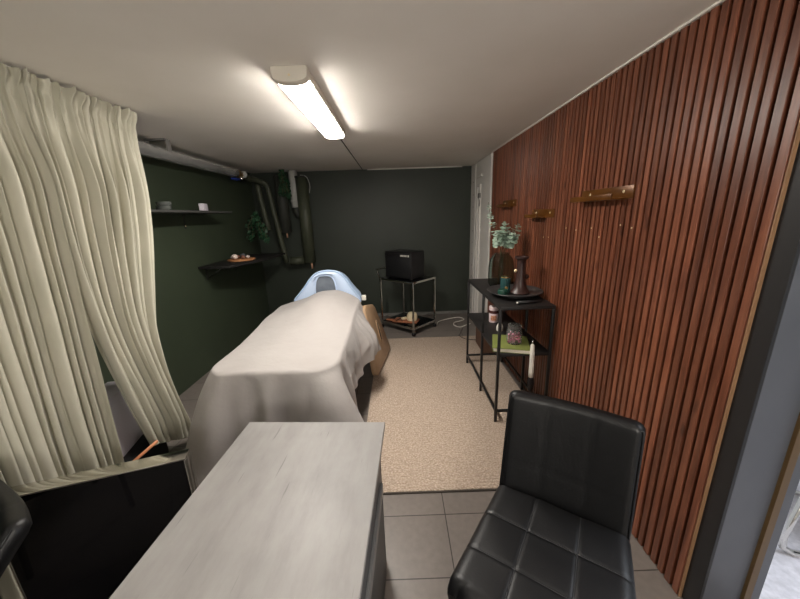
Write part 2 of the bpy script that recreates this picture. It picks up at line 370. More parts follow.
# ------------------------------------------------------------------ ceiling lamp
t = thing('ceiling_lamp', (-0.465, 2.255, ZC), 'long white fluorescent batten lamp glowing on the ceiling', 'lamp')
def lamp_prof(wd, h, yy):
    pts = [(-wd/2, 0)]
    for k in range(13): a = PI - PI*k/12; pts.append((math.cos(a)*wd/2*0.99, -0.020-(h-0.020)*math.sin(a)**0.45))
    pts.append((wd/2, 0)); return [(-0.465+x, yy, ZC+z) for x, z in pts]
def loft(secs):
    bm = bmesh.new(); R = [[bm.verts.new(p) for p in s] for s in secs]
    for a, b in zip(R, R[1:]):
        for i in range(len(a)-1): bm.faces.new((a[i], a[i+1], b[i+1], b[i]))
    bm.faces.new(R[0]); bm.faces.new(R[-1][::-1]); bmesh.ops.recalc_face_normals(bm, faces=bm.faces); return bm
def diff_sec(yy):
    return [(-0.465+math.cos(PI-PI*k/12)*0.073, yy, ZC-0.040-0.023*math.sin(PI*k/12)**0.5) for k in range(13)]
link('diffuser', loft([diff_sec(1.722), diff_sec(2.805)]), M['diffuser'], t)
link('end_cap', loft([lamp_prof(0.164, 0.062, 1.677), lamp_prof(0.168, 0.066, 1.683), lamp_prof(0.168, 0.066, 1.722)]), M['end_cap'], t)
link('end_cap', loft([lamp_prof(0.160, 0.064, 2.805), lamp_prof(0.156, 0.060, 2.83)]), M['end_cap'], t)
link('screw', LA([(0, 0), (0.006, 0), (0.005, 0.003), (0, 0.003)], (0, 0, 0), 10, Matrix.Translation((-0.465, 1.6785, ZC-0.036)) @ Matrix.Rotation(PI/2, 4, 'X')), M['screw'], t)
link('housing', B((-0.465, 2.255, ZC-0.0203), (0.164, 1.14, 0.0402), 0.002), M['end_cap'], t)
t = thing('fill_globe', (0.15, -0.95, ZC), 'added white fill globe hanging unseen behind the viewer', 'lamp')  # unseen glowing globe, added to brighten the ceiling and front of the room
link('globe', LA([(0.13*math.sin(PI*k/16)+(1e-6), 1.72-0.13*math.cos(PI*k/16)) for k in range(17)], (0.15, -0.95, 0), 32), M['globe'], t)
link('cord', T([(0.15, -0.95, 1.85), (0.15, -0.95, ZC-0.001)], 0.004, 6), M['white_plastic'], t)

# ------------------------------------------------------------------ rug
t = thing('rug', (0.4, 2.785, 0), 'beige looped wool rug on the tiled floor under the black console', 'rug')
link('pile', B((0.40, 2.785, 0.006), (1.38, 2.46, 0.012), 0.004), M['rug'], t)
for y in (1.552, 4.018): link('binding', B((0.40, y, 0.0045), (1.39, 0.012, 0.009), 0.003), M['rug_border'], t)

# ------------------------------------------------------------------ curtains
def curtain_panel(name, ytab_l, ytab_r, hem_l, hem_r, x0, nf, seed, label, bulge=None):
    rr = random.Random(seed); ws = [rr.uniform(0.6, 1.5) for _ in range(nf)]; tot = sum(ws); acc = [0]
    for q in ws: acc.append(acc[-1]+q/tot)
    amps = [rr.uniform(0.6, 1.25) for _ in range(nf)]; sk = [rr.uniform(-0.012, 0.012) for _ in range(nf)]
    def f(u, v):
        k = min(nf-1, max(i for i in range(nf+1) if acc[i] <= u+1e-9)); ph = (u-acc[k])/(acc[k+1]-acc[k])
        zb = lerp(hem_l, hem_r, u); zt = 2.266 - 0.014*abs(math.sin(nf*PI*u*1.3+1)); z = lerp(zt, zb, v)
        y = lerp(spl(ytab_l, v), spl(ytab_r, v), u)
        c = 0.5-0.5*math.cos(2*PI*ph); c = c**1.15
        a = amps[k]*lerp(1, 0.75, v)*0.074
        if v < 0.038: a *= lerp(0.62, 0.22, sstep(0.008, 0.038, v))
        else: a *= lerp(0.22, 1, sstep(0.038, 0.25, v))
        nz = noise.noise(V((u*6+seed, v*2.2, 0)))*0.03*v + noise.noise(V((u*22, v*7, seed)))*0.006
        nz += 0.007*math.sin(u*nf*2*PI*2.3+seed)*math.exp(-((v-0.05)/0.05)**2)
        if v < 0.06: nz += noise.noise(V((u*60, v*40, seed)))*0.010
        y += sk[k]*math.sin(2*PI*ph)*(1+v) + 0.010*noise.noise(V((u*9, v*3, seed+5)))*v
        x = x0 - 0.02 + a*c + nz
        if bulge: x += bulge(u, v)
        return V((x, y, z))
    bm = bmesh.new(); grid_surface(bm, nf*16+1, 100, lambda u, w_: f(u, w_**1.7))
    o = link(name, bm, M['curtain'], angle=80); return tag(o, label, 'curtain', None)
# v -> Y tables (v = 0 at the ceiling, 1 at the hem)
curtain_panel('curtain', [(0, 0.96), (1, 0.95)], [(0, 1.60), (0.5, 1.555), (1, 1.52)], 0.04, 0.20, -1.60, 13, 2,
              'pale linen curtain hanging behind the chrome edged black panel')
curtain_panel('curtain', [(0, 1.58), (0.4, 1.555), (0.7, 1.63), (1, 1.74)], [(0, 2.235), (0.3, 2.13), (0.6, 1.98), (0.8, 1.99), (1, 2.11)], 0.26, 0.05, -1.585, 15, 5,
              'pale linen curtain swept aside, its hem beside the sheeted massage table', bulge=lambda u, v: 0.05*sstep(0.5, 0.85, v)*math.sin(PI*u)*(1-0.6*sstep(0.9, 1, v)))
rail = link('curtain_rail', B((-1.645, 1.58, ZC-0.008), (0.03, 1.32, 0.016), 0.003), M['white_plastic'])
tag(rail, 'white curtain rail fixed to the ceiling above the linen curtains', 'curtain rail')

# ------------------------------------------------------------------ things in the gap between the curtains
o = link('tote_bag', B((-1.83, 1.74, 0.12), (0.36, 0.44, 0.24), 0.05, 3), M['black_cloth']); tag(o, 'black cloth bag on the floor seen through the curtain gap', 'bag')
t = thing('storage_box', (-1.79, 1.76, 0.24), 'white cardboard box standing on the black bag between the curtains', 'box', math.radians(12))
link('body', B((0, 0, 0.19), (0.14, 0.26, 0.38), 0.004), M['white_card'], t, local=True)
link('flap', B((0.005, 0, 0.385), (0.15, 0.27, 0.008), 0.002), M['white_card'], t, local=True)
o = link('rod', T([(-1.66, 1.53, 0.20), (-1.50, 1.69, 0.32)], 0.009, 10), M['orange']); tag(o, 'thin orange rod poking out of the black bag behind the chrome edged panel', 'rod')

# ------------------------------------------------------------------ chrome framed black panel
pa = math.radians(17.5); W_, H_, F_ = 0.63, 0.655, 0.042
t = thing('black_panel', (-0.928, 1.19, 0), 'glossy black upright panel with a wide polished chrome edge, before the curtain', 'panel', pa)
# local: x runs left from the right hand corner (negative), y away from the viewer
PD = 0.066
for nm_, c_, sz_ in (('edge_band', (-W_/2, -PD/2, H_-0.003), (W_, PD, 0.006)), ('edge_band', (-W_/2, -PD/2, 0.003), (W_, PD, 0.006)),
                     ('edge_band', (-0.003, -PD/2, H_/2), (0.006, PD, H_-0.012)), ('edge_band', (-W_+0.003, -PD/2, H_/2), (0.006, PD, H_-0.012))):
    link(nm_, B(c_, sz_, 0.0012), M['chrome'], t, local=True)
link('front_sheet', B((-W_/2, -PD+0.006, H_/2), (W_-0.012, 0.010, H_-0.012)), M['black_glass'], t, local=True)
link('back_board', B((-W_/2, -0.010, H_/2), (W_-0.012, 0.016, H_-0.012)), M['black_plastic'], t, local=True)

# ------------------------------------------------------------------ desk
da = math.radians(-3.3)
t = thing('desk', (-0.078, 1.191, 0), 'desk with grey concrete look top and dark sides in the foreground', 'desk', da)
DW, DL = 0.592, 1.25
link('desk_top', B((-DW/2, -DL/2, 0.738), (DW, DL, 0.024), 0.0015), M['desk_top'], t, local=True)
link('side_panel', B((-0.030, -DL/2-0.035, 0.355), (0.022, DL-0.09, 0.70), 0.002), M['desk_body'], t, local=True)
link('side_panel', B((-DW+0.030, -DL/2-0.035, 0.355), (0.022, DL-0.09, 0.70), 0.002), M['desk_body'], t, local=True)
link('end_panel', B((-DW/2, -0.025, 0.36), (DW-0.05, 0.022, 0.708), 0.002), M['desk_body'], t, local=True)
link('drawer_front', B((-0.013, -DL/2-0.09, 0.655), (0.014, DL-0.20, 0.13), 0.002), M['desk_recess'], t, local=True)
link('handle_rail', B((-0.004, -DL/2-0.09, 0.600), (0.016, DL-0.20, 0.045), 0.003), M['desk_rail'], t, local=True)

# ------------------------------------------------------------------ chairs
def make_chair(label, recline=9, taper=0.985, BH=0.444):
    # local: y points to the back, x right, seat 0.46 wide; origin under the seat's back edge
    t = thing('side_chair', (0, 0, 0), label, 'chair')
    SW, SD, ST = 0.465, 0.47, 0.09
    def seat_f(bm):
        nx, ny = 91, 91
        def top(u, v):
            x = (u-.5)*lerp(SW+0.05, SW, v); y = -SD+v*SD
            ex = min(1, (0.5-abs(u-.5))/0.09); ey = min(1, v/0.10)
            z = 0.492 - 0.030*(1-math.sqrt(max(0, 1-(1-ex)**2))) - 0.040*(1-math.sqrt(max(0, 1-(1-ey)**2)))
            for q in (1/3, 2/3):
                z -= 0.0035*math.exp(-((u-q)*SW/0.005)**2) + 0.0035*math.exp(-((v-q)*SD/0.005)**2)
            z += 0.0025*math.cos((u*3 % 1-.5)*PI)*math.cos((v*3 % 1-.5)*PI) + 0.004*noise.noise(V((u*4, v*4, 1)))
            rr = 0.05
            # round the front corners in plan
            dx = abs(x)-(SW/2-rr); dy = -(y+SD-rr)
            if dx > 0 and dy > 0:
                dl = math.hypot(dx, dy); s = max(dx, dy)/dl
                x = math.copysign(SW/2-rr+dx*s, x); y = -SD+rr-dy*s
            return V((x, y, z))
        g = [[top(i/(nx-1), j/(ny-1)) for j in range(ny)] for i in range(nx)]
        vv = [[bm.verts.new(p) for p in row] for row in g]
        for i in range(nx-1):
            for j in range(ny-1): bm.faces.new((vv[i][j], vv[i+1][j], vv[i+1][j+1], vv[i][j+1]))
        loop = [vv[i][0] for i in range(nx)]+[vv[nx-1][j] for j in range(1, ny)]+[vv[i][ny-1] for i in range(nx-2, -1, -1)]+[vv[0][j] for j in range(ny-2, 0, -1)]
        prev = loop
        for dz, sc in ((0.445, 1.012), (0.405, 0.985)):
            cur = [bm.verts.new((q.co.x*sc, (q.co.y+SD/2)*sc-SD/2, dz)) for q in loop]
            for k in range(len(loop)): bm.faces.new((prev[k], cur[k], cur[(k+1) % len(loop)], prev[(k+1) % len(loop)]))
            prev = cur
        bm.faces.new(prev); bmesh.ops.recalc_face_normals(bm, faces=bm.faces); return bm
    s = link('seat', seat_f(bmesh.new()), M['leather'], t, local=True, angle=60)
    lean = Matrix.Translation((0, 0.012, 0.452)) @ Matrix.Rotation(math.radians(-recline), 4, 'X')
    def back_bm():
        bm = bmesh.new(); nx, nz = 31, 31; BW, th = 0.464, 0.062
        def shell(sgn):
            def f(u, v):
                wd = BW*lerp(1, taper, v); x = (u-.5)*wd; z = v*BH
                e = min(1, (0.5-abs(u-.5))/0.055); k = min(1, (1-v)/0.055)
                r = math.sqrt(max(0, 1-(1-e)**2))*math.sqrt(max(0, 1-(1-k)**2))
                rc = 0.03; dx = abs(x)-(wd/2-rc); dz = z-(BH-rc)
                if dx > 0 and dz > 0:
                    dl = math.hypot(dx, dz); q = max(dx, dz)/dl; x = math.copysign(wd/2-rc+dx*q, x); z = BH-rc+dz*q
                d = th/2*r*(1 if sgn < 0 else 0.9)
                if sgn < 0:
                    for q in (1/3, 2/3): d -= 0.0022*math.exp(-((u-q)*wd/0.005)**2)*r
                    for q in (0.34, 0.68): d -= 0.0016*math.exp(-((v-q)*BH/0.005)**2)*r
                yc = 0.028*math.cos((u-.5)*PI) - 0.01   # slight hollow across
                return V((x, sgn*d+yc+0.022, z))
            return f
        for sgn in (-1, 1): grid_surface(bm, nx, nz, shell(sgn))
        bmesh.ops.remove_doubles(bm, verts=bm.verts, dist=0.0008); bmesh.ops.recalc_face_normals(bm, faces=bm.faces)
        bm.transform(lean); return bm
    for q in (1/3, 2/3):
        for ax in (0, 1):
            sp_ = [((q-.5)*lerp(SW+0.05, SW, k/24), -SD+0.02+(SD-0.02)*k/24) if ax == 0 else ((k/24-.5)*(SW-0.01), -SD+SD*q) for k in range(25)]
            link('seam', tube(bmesh.new(), [(x, y, 0.4895 - 0.040*(1-math.sqrt(max(0, 1-(1-min(1, (y+SD)/SD/0.10))**2))) - 0.03*(1-math.sqrt(max(0, 1-(1-min(1, (0.5-abs(x/SW))/0.09 if abs(x/SW) < .5 else 0))**2)))) for x, y in sp_], 0.0016, 6), M['thread'], s, local=True)
    bk_ = link('backrest', back_bm(), M['leather'], t, local=True, angle=70)
    pp = []
    for k in range(41):
        a = k/40
        if a < .3: p = (-0.5*0.462*lerp(1, taper, a/.3)+0.006, -0.012, a/.3*(BH-0.025))
        elif a < .7: p = (lerp(-0.215, 0.215, (a-.3)/.4), -0.012, BH-0.015)
        else: p = (0.5*0.462*lerp(taper, 1, (a-.7)/.3)-0.006, -0.012, (1-a)/.3*(BH-0.025))
        x = p[0]; u = x/0.45+.5
        pp.append(lean @ V((x, 0.028*math.cos((u-.5)*PI)-0.006, p[2])))
    link('piping', tube(bmesh.new(), pp, 0.0035, 6), M['leather'], bk_, local=True)
    for sx, sy in ((-1, -1), (1, -1), (-1, 1), (1, 1)):
        x = sx*0.195; y = -SD/2+sy*0.19
        link('leg', tube(bmesh.new(), [(x, y, 0.41), (x*1.08, y+sy*0.03, 0.0)], [0.016, 0.012], 10), M['chrome'], t, local=True)
    return t
ca = math.radians(-34)
chair = make_chair('black faux leather side chair with stitched seat, right of the grey desk')
chair.location = (0.585, 0.985, 0); chair.rotation_euler = (0, 0, ca)
c2 = make_chair('black padded chair with reclined back cut off by the left edge of the photo', 42, 0.975, 0.50)
c2.location = (-1.42, 0.512, 0); c2.rotation_euler = (0, 0, math.radians(-29))

# ------------------------------------------------------------------ massage table, sheet, hood, padded board
t = thing('massage_table', (-0.81, 2.75, 0), 'massage table hidden under the pale grey sheet', 'massage table')
link('table_top', B((-0.81, 2.75, 0.645), (0.74, 1.88, 0.09), 0.03, 3), M['tan'], t)
link('apron', B((-0.81, 2.75, 0.56), (0.60, 1.70, 0.08), 0.004), M['table_wood'], t)
for sx in (-1, 1):
    for sy in (-1, 1): link('leg', B((-0.81+sx*0.29, 2.75+sy*0.78, 0.26), (0.05, 0.05, 0.52), 0.004), M['table_wood'], t)
def sheet_bm():
    bm = bmesh.new(); cx, cy, a, b, rc = -0.81, 2.545, 0.385, 0.745, 0.13; n = 220
    # outline of the top, counter clockwise, with outward normals
    per = []; segs = [((cx+a-rc, cy-b+rc), -PI/2), ((cx+a-rc, cy+b-rc), 0), ((cx-a+rc, cy+b-rc), PI/2), ((cx-a+rc, cy-b+rc), PI)]
    pts = []
    for (px, py), a0 in segs:
        for k in range(13): an = a0+PI/2*k/12; pts.append((px+rc*math.cos(an), py+rc*math.sin(an), an))
    pts.append(pts[0][:2]+(pts[0][2]+2*PI,))
    ln = [0]
    for p, q in zip(pts, pts[1:]): ln.append(ln[-1]+math.hypot(q[0]-p[0], q[1]-p[1]))
    for i in range(n):
        s = i/n*ln[-1]; k = max(j for j in range(len(ln)) if ln[j] <= s+1e-9); k = min(k, len(pts)-2)
        f = (s-ln[k])/max(1e-9, ln[k+1]-ln[k]); p, q = pts[k], pts[k+1]
        per.append((lerp(p[0], q[0], f), lerp(p[1], q[1], f), lerp(p[2], q[2], f), s))
    def ztop(x, y):
        dx = (x-cx)/a; m_ = sstep(2.15, 3.05, y)
        z = 0.705 + m_*(0.035+0.115*math.exp(-((x+0.72)/0.27)**2)) + 0.012*math.cos(dx*PI/2)
        z += 0.010*noise.noise(V((x*4, y*3, 0)))*(1+m_) + 0.006*m_*noise.noise(V((x*9, y*9, 3)))
        return z
    rings = [[bm.verts.new((cx, cy + (y_-cy)*0.0, 0)) for (x_, y_, an, s) in per[:0]]]
    rows = []
    for k in range(0, 15):
        sc = max(0.004, k/14); row = []
        for (x_, y_, an, s) in per:
            # shrink towards the long centre line so that rows stay even
            x = cx+(x_-cx)*sc; ymid = max(cy-b+a, min(cy+b-a, y_)); y = ymid+(y_-ymid)*sc
            row.append(bm.verts.new((x, y, ztop(x, y))))
        rows.append(row)
    def off(x, y, an):
        c_, s_ = math.cos(an), math.sin(an)
        near = max(0, -s_); right = max(0, c_); left = max(0, -c_)
        nr = math.exp(-((an+PI/4)/0.5)**2); nl = math.exp(-((an-5*PI/4)/0.55)**2)
        o_ = 0.07*near + 0.0*right + 0.14*right*sstep(2.4, 2.72, y)*(1-0.8*sstep(2.82, 3.02, y)) + 0.22*left*(1-0.35*sstep(2.2, 3.2, y)) + 0.08*nl
        return o_ + 0.03
    def hem(x, y, an):
        c_, s_ = math.cos(an), math.sin(an)
        h = 0.03
        if c_ > 0.1: h = lerp(0.03, lerp(0.34, 0.40, sstep(2.4, 3.0, y)), sstep(0.2, 0.8, c_)*sstep(1.92, 2.15, y))
        if s_ > 0.2: h = lerp(h, 0.52, sstep(0.2, 0.8, s_))
        return h
    R = 0.03; nd = 34
    for j in range(1, nd+1):
        row = []
        for (x_, y_, an, s) in per:
            zt = ztop(x_, y_); h = hem(x_, y_, an); o_ = off(x_, y_, an); nx_, ny_ = math.cos(an), math.sin(an)
            if j <= 5:
                q = j/5*PI/2*0.86; d = R*math.sin(q); z = zt-R*(1-math.cos(q))
            else:
                q = 0.86*PI/2; d0 = R*math.sin(q); z0 = zt-R*(1-math.cos(q)); u = (j-5)/(nd-5)
                z = lerp(z0, h, u)
                right_far = max(0, nx_)*sstep(2.3, 2.75, y_)
                prof = lerp(u**0.85, math.sin(min(1, u*1.25)*PI/2)*0.75+0.15*u, right_far)
                amp = 0.036*u**0.8*(1 + 1.3*max(0, -ny_))
                ff = math.sin(s*19+2.2*math.sin(s*3.1))+0.65*math.sin(s*37+1.3+2*math.sin(s*5))+0.8*noise.noise(V((s*9, u*2, 0)))
                nr_ = 0.25*math.exp(-((an+PI/4)/0.5)**2)*min(1, u*1.7)**0.9
                d = d0 + o_*prof + nr_ + amp*ff*0.6 + 0.010*right_far*math.sin(s*62+u*9+3*noise.noise(V((s*6, u*3, 0))))*min(1, u*5)
                if ny_ > 0.3: d = min(d, 0.06)
            row.append(bm.verts.new((x_+nx_*d, y_+ny_*d, z + 0.004*noise.noise(V((x_*12, y_*12, z*9)))))) 
        rows.append(row)
    for A, Bq in zip(rows, rows[1:]):
        for i in range(n):
            i2 = (i+1) % n
            bm.faces.new((A[i], A[i2], Bq[i2], Bq[i]))
    # close the centre along the spine
    bmesh.ops.remove_doubles(bm, verts=rows[0], dist=0.006)
    bmesh.ops.recalc_face_normals(bm, faces=bm.faces)
    return bm
o = link('bed_sheet', sheet_bm(), M['sheet'], angle=85); tag(o, 'pale grey cotton sheet draped over the massage table down to the floor', 'sheet')

def plate(pts, off):
    bm = bmesh.new(); n = len(pts); a = [bm.verts.new(V(p)) for p in pts]; b = [bm.verts.new(V(p)+off) for p in pts]
    bm.faces.new(a); bm.faces.new(b[::-1])
    for i in range(n): bm.faces.new((a[i], a[(i+1) % n], b[(i+1) % n], b[i]))
    bmesh.ops.recalc_face_normals(bm, faces=bm.faces); return bm
hx, hy = -0.785, 3.55
t = thing('steam_hood', (hx, hy, 0.69), 'pale blue arched hood with a grey window at the far end of the massage table', 'hood')
def hood_sec(sx, sz, y):
    half = [(0.385, 0.0), (0.375, 0.05), (0.315, 0.115), (0.255, 0.185), (0.205, 0.25), (0.15, 0.30), (0.085, 0.328), (0, 0.338)]
    hp = smooth_path([(x, 0, z) for x, z in half], 4)
    sx *= 0.95; sz *= 1.08; R = [(hx+p.x*sx+0.10*max(0, p.z-0.05), y, 0.69+p.z*sz) for p in hp]; Lf = [(hx-p.x*sx+0.10*max(0, p.z-0.05), y, 0.69+p.z*sz) for p in reversed(hp[:-1])]
    return R+Lf
def hood_shell():
    bm = bmesh.new(); secs = []
    for k in range(29):
        f = k/28; rib = 0.020*abs(math.sin(f*6*PI)); s = 1-0.10*f**2+rib-0.01
        secs.append(hood_sec(s, s*(1-0.12*f), hy-0.13+0.32*f))
    R = [[bm.verts.new(p) for p in s] for s in secs]
    for a, b in zip(R, R[1:]):
        for i in range(len(a)-1): bm.faces.new((a[i], a[i+1], b[i+1], b[i]))
    bm.faces.new(R[-1]); bmesh.ops.recalc_face_normals(bm, faces=bm.faces); return bm
sh = link('shell', hood_shell(), M['hood'], t, angle=60)
def hood_front():
    bm = bmesh.new(); outer = hood_sec(0.99, 0.99, hy-0.13); n_ = len(outer); inner = []
    ww, hh = 0.116, 0.305
    for i in range(n_):
        a = PI*i/(n_-1); x = math.cos(a); z = math.sin(a)
        ix = ww*math.copysign(abs(x)**0.55, x); iz = hh*z**0.55
        inner.append((hx-0.008+ix, hy-0.128, 0.69+iz))
    mid = [((o_[0]*0.45+i_[0]*0.55), hy-0.155, o_[2]*0.45+i_[2]*0.55) for o_, i_ in zip(outer, inner)]
    rr = [[bm.verts.new(p) for p in q] for q in (outer, mid, inner)]
    for A, Bq in zip(rr, rr[1:]):
        for i in range(n_-1): bm.faces.new((A[i], A[i+1], Bq[i+1], Bq[i]))
    bmesh.ops.recalc_face_normals(bm, faces=bm.faces); return bm, inner, outer
fb, inner, outer = hood_front()
link('front_panel', fb, M['hood_trim'], t, angle=70)
bm = plate([V(p)+V((0, 0.003, 0)) for p in inner], V((0, 0.004, 0)))
link('window', bm, M['mesh_grey'], t, smooth=False)
link('piping', T([V(p)+V((0, -0.004, 0)) for p in inner], 0.007, 8), M['hood_trim'], t)
link('piping', T([V(p)+V((0, -0.004, 0)) for p in outer], 0.010, 8), M['hood'], t)
link('buckle', B((hx+0.40, hy-0.12, 0.735), (0.05, 0.03, 0.06), 0.008, 3), M['white_plastic'], t)

# padded board leaning on the table
bx = V((0.11, 0.66, 0)).normalized(); bu = V((-0.14, 0.02, 0.66)).normalized(); bn = bx.cross(bu).normalized()
mm = Matrix((bx, bu, bn)).transposed().to_4x4(); mm.translation = V((-0.205, 3.10, 0.035))
t = thing('padded_board', (-0.24, 3.4, 0), 'tan padded vinyl board with a slotted grip, leaning beside the sheeted table', 'padded board')
def board_bm():
    poly = [(-0.15, 0.0), (0.52, 0.0), (0.54, 0.05), (0.36, 0.59), (0.31, 0.64), (0.06, 0.70), (0.0, 0.67), (-0.17, 0.05)]
    bm = bmesh.new(); prism(bm, poly, -0.065, 0.0, 0.016); bm.transform(mm); return bm
pb = link('pad', board_bm(), M['tan'], t, angle=50)
bm = bmesh.new(); ring = []
for k in range(25):
    a = 2*PI*k/24; ring.append(mm @ V((0.25+0.030*math.cos(a), 0.335+0.125*math.copysign(abs(math.sin(a))**0.7, math.sin(a)), 0.002)))
tube(bm, ring, 0.006, 8, False); link('grip_rim', bm, M['tan'], pb)
bm = plate(ring[:-1], bn*0.003); link('grip_slot', bm, M['slot'], pb, smooth=False)

# ------------------------------------------------------------------ console shelf
SX0, SX1, SY0, SY1, SZ = 0.712, 1.112, 2.175, 3.225, 0.945
t = thing('console_shelf', (0.912, 2.7, 0.012), 'black metal console shelf standing on the rug against the wooden slats', 'shelf')
link('top_board', B(((SX0+SX1)/2, (SY0+SY1)/2, SZ-0.012), (SX1-SX0, SY1-SY0, 0.024), 0.003), M['black_top'], t)
link('middle_board', B(((SX0+SX1)/2, (SY0+SY1)/2, 0.570), (SX1-SX0-0.01, SY1-SY0-0.01, 0.022), 0.003), M['black_top'], t)
lg = 0.020
for x in (SX0+lg/2, SX1-lg/2):
    for y in (SY0+lg/2, (SY0+SY1)/2-0.06, SY1-lg/2):
        link('leg', B((x, y, (SZ-0.024+0.012)/2), (lg, lg, SZ-0.024-0.012), 0.002), M['black_metal'], t)
    link('rail', B((x, (SY0+SY1)/2, 0.105), (0.018, SY1-SY0-0.02, 0.018), 0.002), M['black_metal'], t)
for y in (SY0+lg/2, SY1-lg/2): link('rail', B(((SX0+SX1)/2, y, 0.105), (SX1-SX0-0.03, 0.018, 0.018), 0.002), M['black_metal'], t)
ZT = SZ; ZM = 0.581

# on the top board
tx, ty = 0.925, 2.49
t = thing('serving_tray', (tx, ty, ZT), 'round black rimmed tray on a low foot, on top of the console', 'tray')
link('dish', LA([(0, 0.028), (0.185, 0.028), (0.205, 0.040), (0.213, 0.046), (0.211, 0.050), (0.200, 0.046), (0.18, 0.036), (0, 0.036)], (tx, ty, ZT), 56), M['tray'], t)
link('foot', LA([(0, 0), (0.10, 0), (0.105, 0.006), (0.10, 0.029), (0, 0.029)], (tx, ty, ZT), 40), M['tray'], t)
ZTr = ZT+0.0365
t = thing('lighter', (0.87, 2.24, ZT), 'black stick lighter with white tip under the tray edge', 'lighter')
link('barrel', T([(0.86, 2.235, ZT+0.013), (0.99, 2.25, ZT+0.013), (1.05, 2.27, ZT+0.013)], [0.013, 0.011, 0.008], 10), M['black_plastic'], t)
link('tip', LA([(0, 0), (0.006, 0), (0.006, 0.012), (0, 0.012)], (0, 0, 0), 10, Matrix.Translation((0.852, 2.234, ZT+0.013)) @ Matrix.Rotation(PI/2, 4, 'Y')), M['white_plastic'], t)
# candle tin and its lid
t = thing('candle', (0.845, 2.475, ZTr), 'dark teal cylindrical candle with gold rim on the black tray', 'candle')
link('holder', LA([(0, 0), (0.036, 0), (0.038, 0.004), (0.038, 0.120), (0.035, 0.120), (0.035, 0.105), (0, 0.105)], (0.845, 2.475, ZTr), 36), M['teal'], t)
link('rim', LA([(0.0345, 0.118), (0.0385, 0.118), (0.0385, 0.126), (0.0345, 0.126), (0.0345, 0.118)], (0.845, 2.475, ZTr), 36), M['gold'], t)
bm = bmesh.new()
grid_surface(bm, 9, 2, lambda u, v: V((0.845+0.0386*math.cos(-PI/2-0.1+(u-.5)*0.7), 2.475+0.0386*math.sin(-PI/2-0.1+(u-.5)*0.7), ZTr+0.022+v*0.028)))
link('label_patch', bm, M['gold'], t)
o = link('round_lid', LA([(0, 0), (0.036, 0), (0.038, 0.003), (0.038, 0.036), (0.035, 0.040), (0, 0.040)], (0.805, 2.405, ZTr), 36), M['green_lid'], None); tag(o, 'dark green round lid lying in front of the teal candle', 'lid')
# turned candlestick
kx, ky = 0.945, 2.43
t = thing('candlestick', (kx, ky, ZTr), 'dark brown turned candlestick with flared foot, standing on the tray', 'candlestick')
link('body', LA([(0, 0), (0.070, 0), (0.074, 0.008), (0.062, 0.026), (0.047, 0.055), (0.038, 0.10), (0.033, 0.16), (0.031, 0.22), (0.032, 0.255), (0.040, 0.268), (0.050, 0.272), (0.051, 0.284), (0.036, 0.286), (0.03, 0.278), (0, 0.276)], (kx, ky, ZTr), 44), M['dark_wood'], t)
link('knob', LA([(0, -0.02), (0.013, -0.013), (0.019, 0), (0.013, 0.013), (0, 0.02)], (kx+0.042, ky-0.01, ZTr+0.13), 20), M['dark_wood'], t)
link('knob', LA([(0, -0.014), (0.010, -0.008), (0.013, 0), (0.010, 0.008), (0, 0.014)], (kx-0.043, ky-0.005, ZTr+0.178), 20), M['screw'], t)
# vase with eucalyptus
vx, vy = 0.925, 2.84
VP = [(0.070, 0), (0.096, 0.010), (0.109, 0.035), (0.112, 0.09), (0.110, 0.18), (0.100, 0.245), (0.076, 0.280), (0.064, 0.290), (0.066, 0.304)]
t = thing('vase', (vx, vy, ZT), 'smoked glass vase of eucalyptus behind the tray on the console', 'vase')
link('body', LA([(0, 0)]+VP+[(r-0.005, z) for r, z in reversed(VP[1:])]+[(0, 0.014)], (vx, vy, ZT), 48), M['smoke'], t)
def stem_thing(pts, leaves, seed, label, rl):
    rr = random.Random(seed); P = smooth_path(pts, 8)
    t = thing('eucalyptus_stem', pts[0], label, 'eucalyptus stem', 0, 'eucalyptus stems in the smoked glass vase')
    link('stem', T(P, [lerp(0.0035, 0.0015, i/len(P)) for i in range(len(P))], 6), M['stem'], t)
    bm = bmesh.new()
    for k in range(leaves):
        f = lerp(0.50, 1.0, (k+rr.random()*0.5)/leaves); i = min(len(P)-2, int(f*(len(P)-1))); p = P[i]; d = (P[i+1]-P[i]).normalized()
        for sgn in (0, PI):
            an = k*2.1+sgn+rr.uniform(-.3, .3); side = V((math.cos(an), math.sin(an), 0.15)); side = (side-d*side.dot(d)*0.7).normalized()
            r = rl*lerp(1.1, 0.55, sstep(.7, 1, f))*rr.uniform(.8, 1.15); c = p+side*r*1.05; nrm = (d+side*0.25*rr.uniform(-1, 1)+V((0, -0.6, 0.2))*rr.random()).normalized()
            a = side; b = nrm.cross(a).normalized()
            ring = [bm.verts.new(c+a*r*math.cos(q*PI/5)+b*r*0.85*math.sin(q*PI/5)+nrm*r*0.18*math.cos(2*q*PI/5)) for q in range(10)]
            cv = bm.verts.new(c-nrm*r*0.12)
            for q in range(10): bm.faces.new((cv, ring[q], ring[(q+1) % 10]))
    link('leaves', bm, M['leaf'], t, angle=80)
Z0 = ZT+0.025
big = 'eucalyptus stem with round pale leaves bunched in the smoked glass vase'
stem_thing([(vx+.02, vy, Z0), (vx-.01, vy, Z0+.29), (vx-.07, vy-.02, Z0+.45), (vx-.12, vy-.03, Z0+.59), (vx-.15, vy-.05, Z0+.71)], 12, 1, 'thin eucalyptus stem rising highest and farthest left from the vase', 0.017)
stem_thing([(vx-.02, vy, Z0), (vx+.0, vy, Z0+.29), (vx-.01, vy-.05, Z0+.43), (vx-.01, vy-.08, Z0+.55)], 18, 2, big, 0.027)
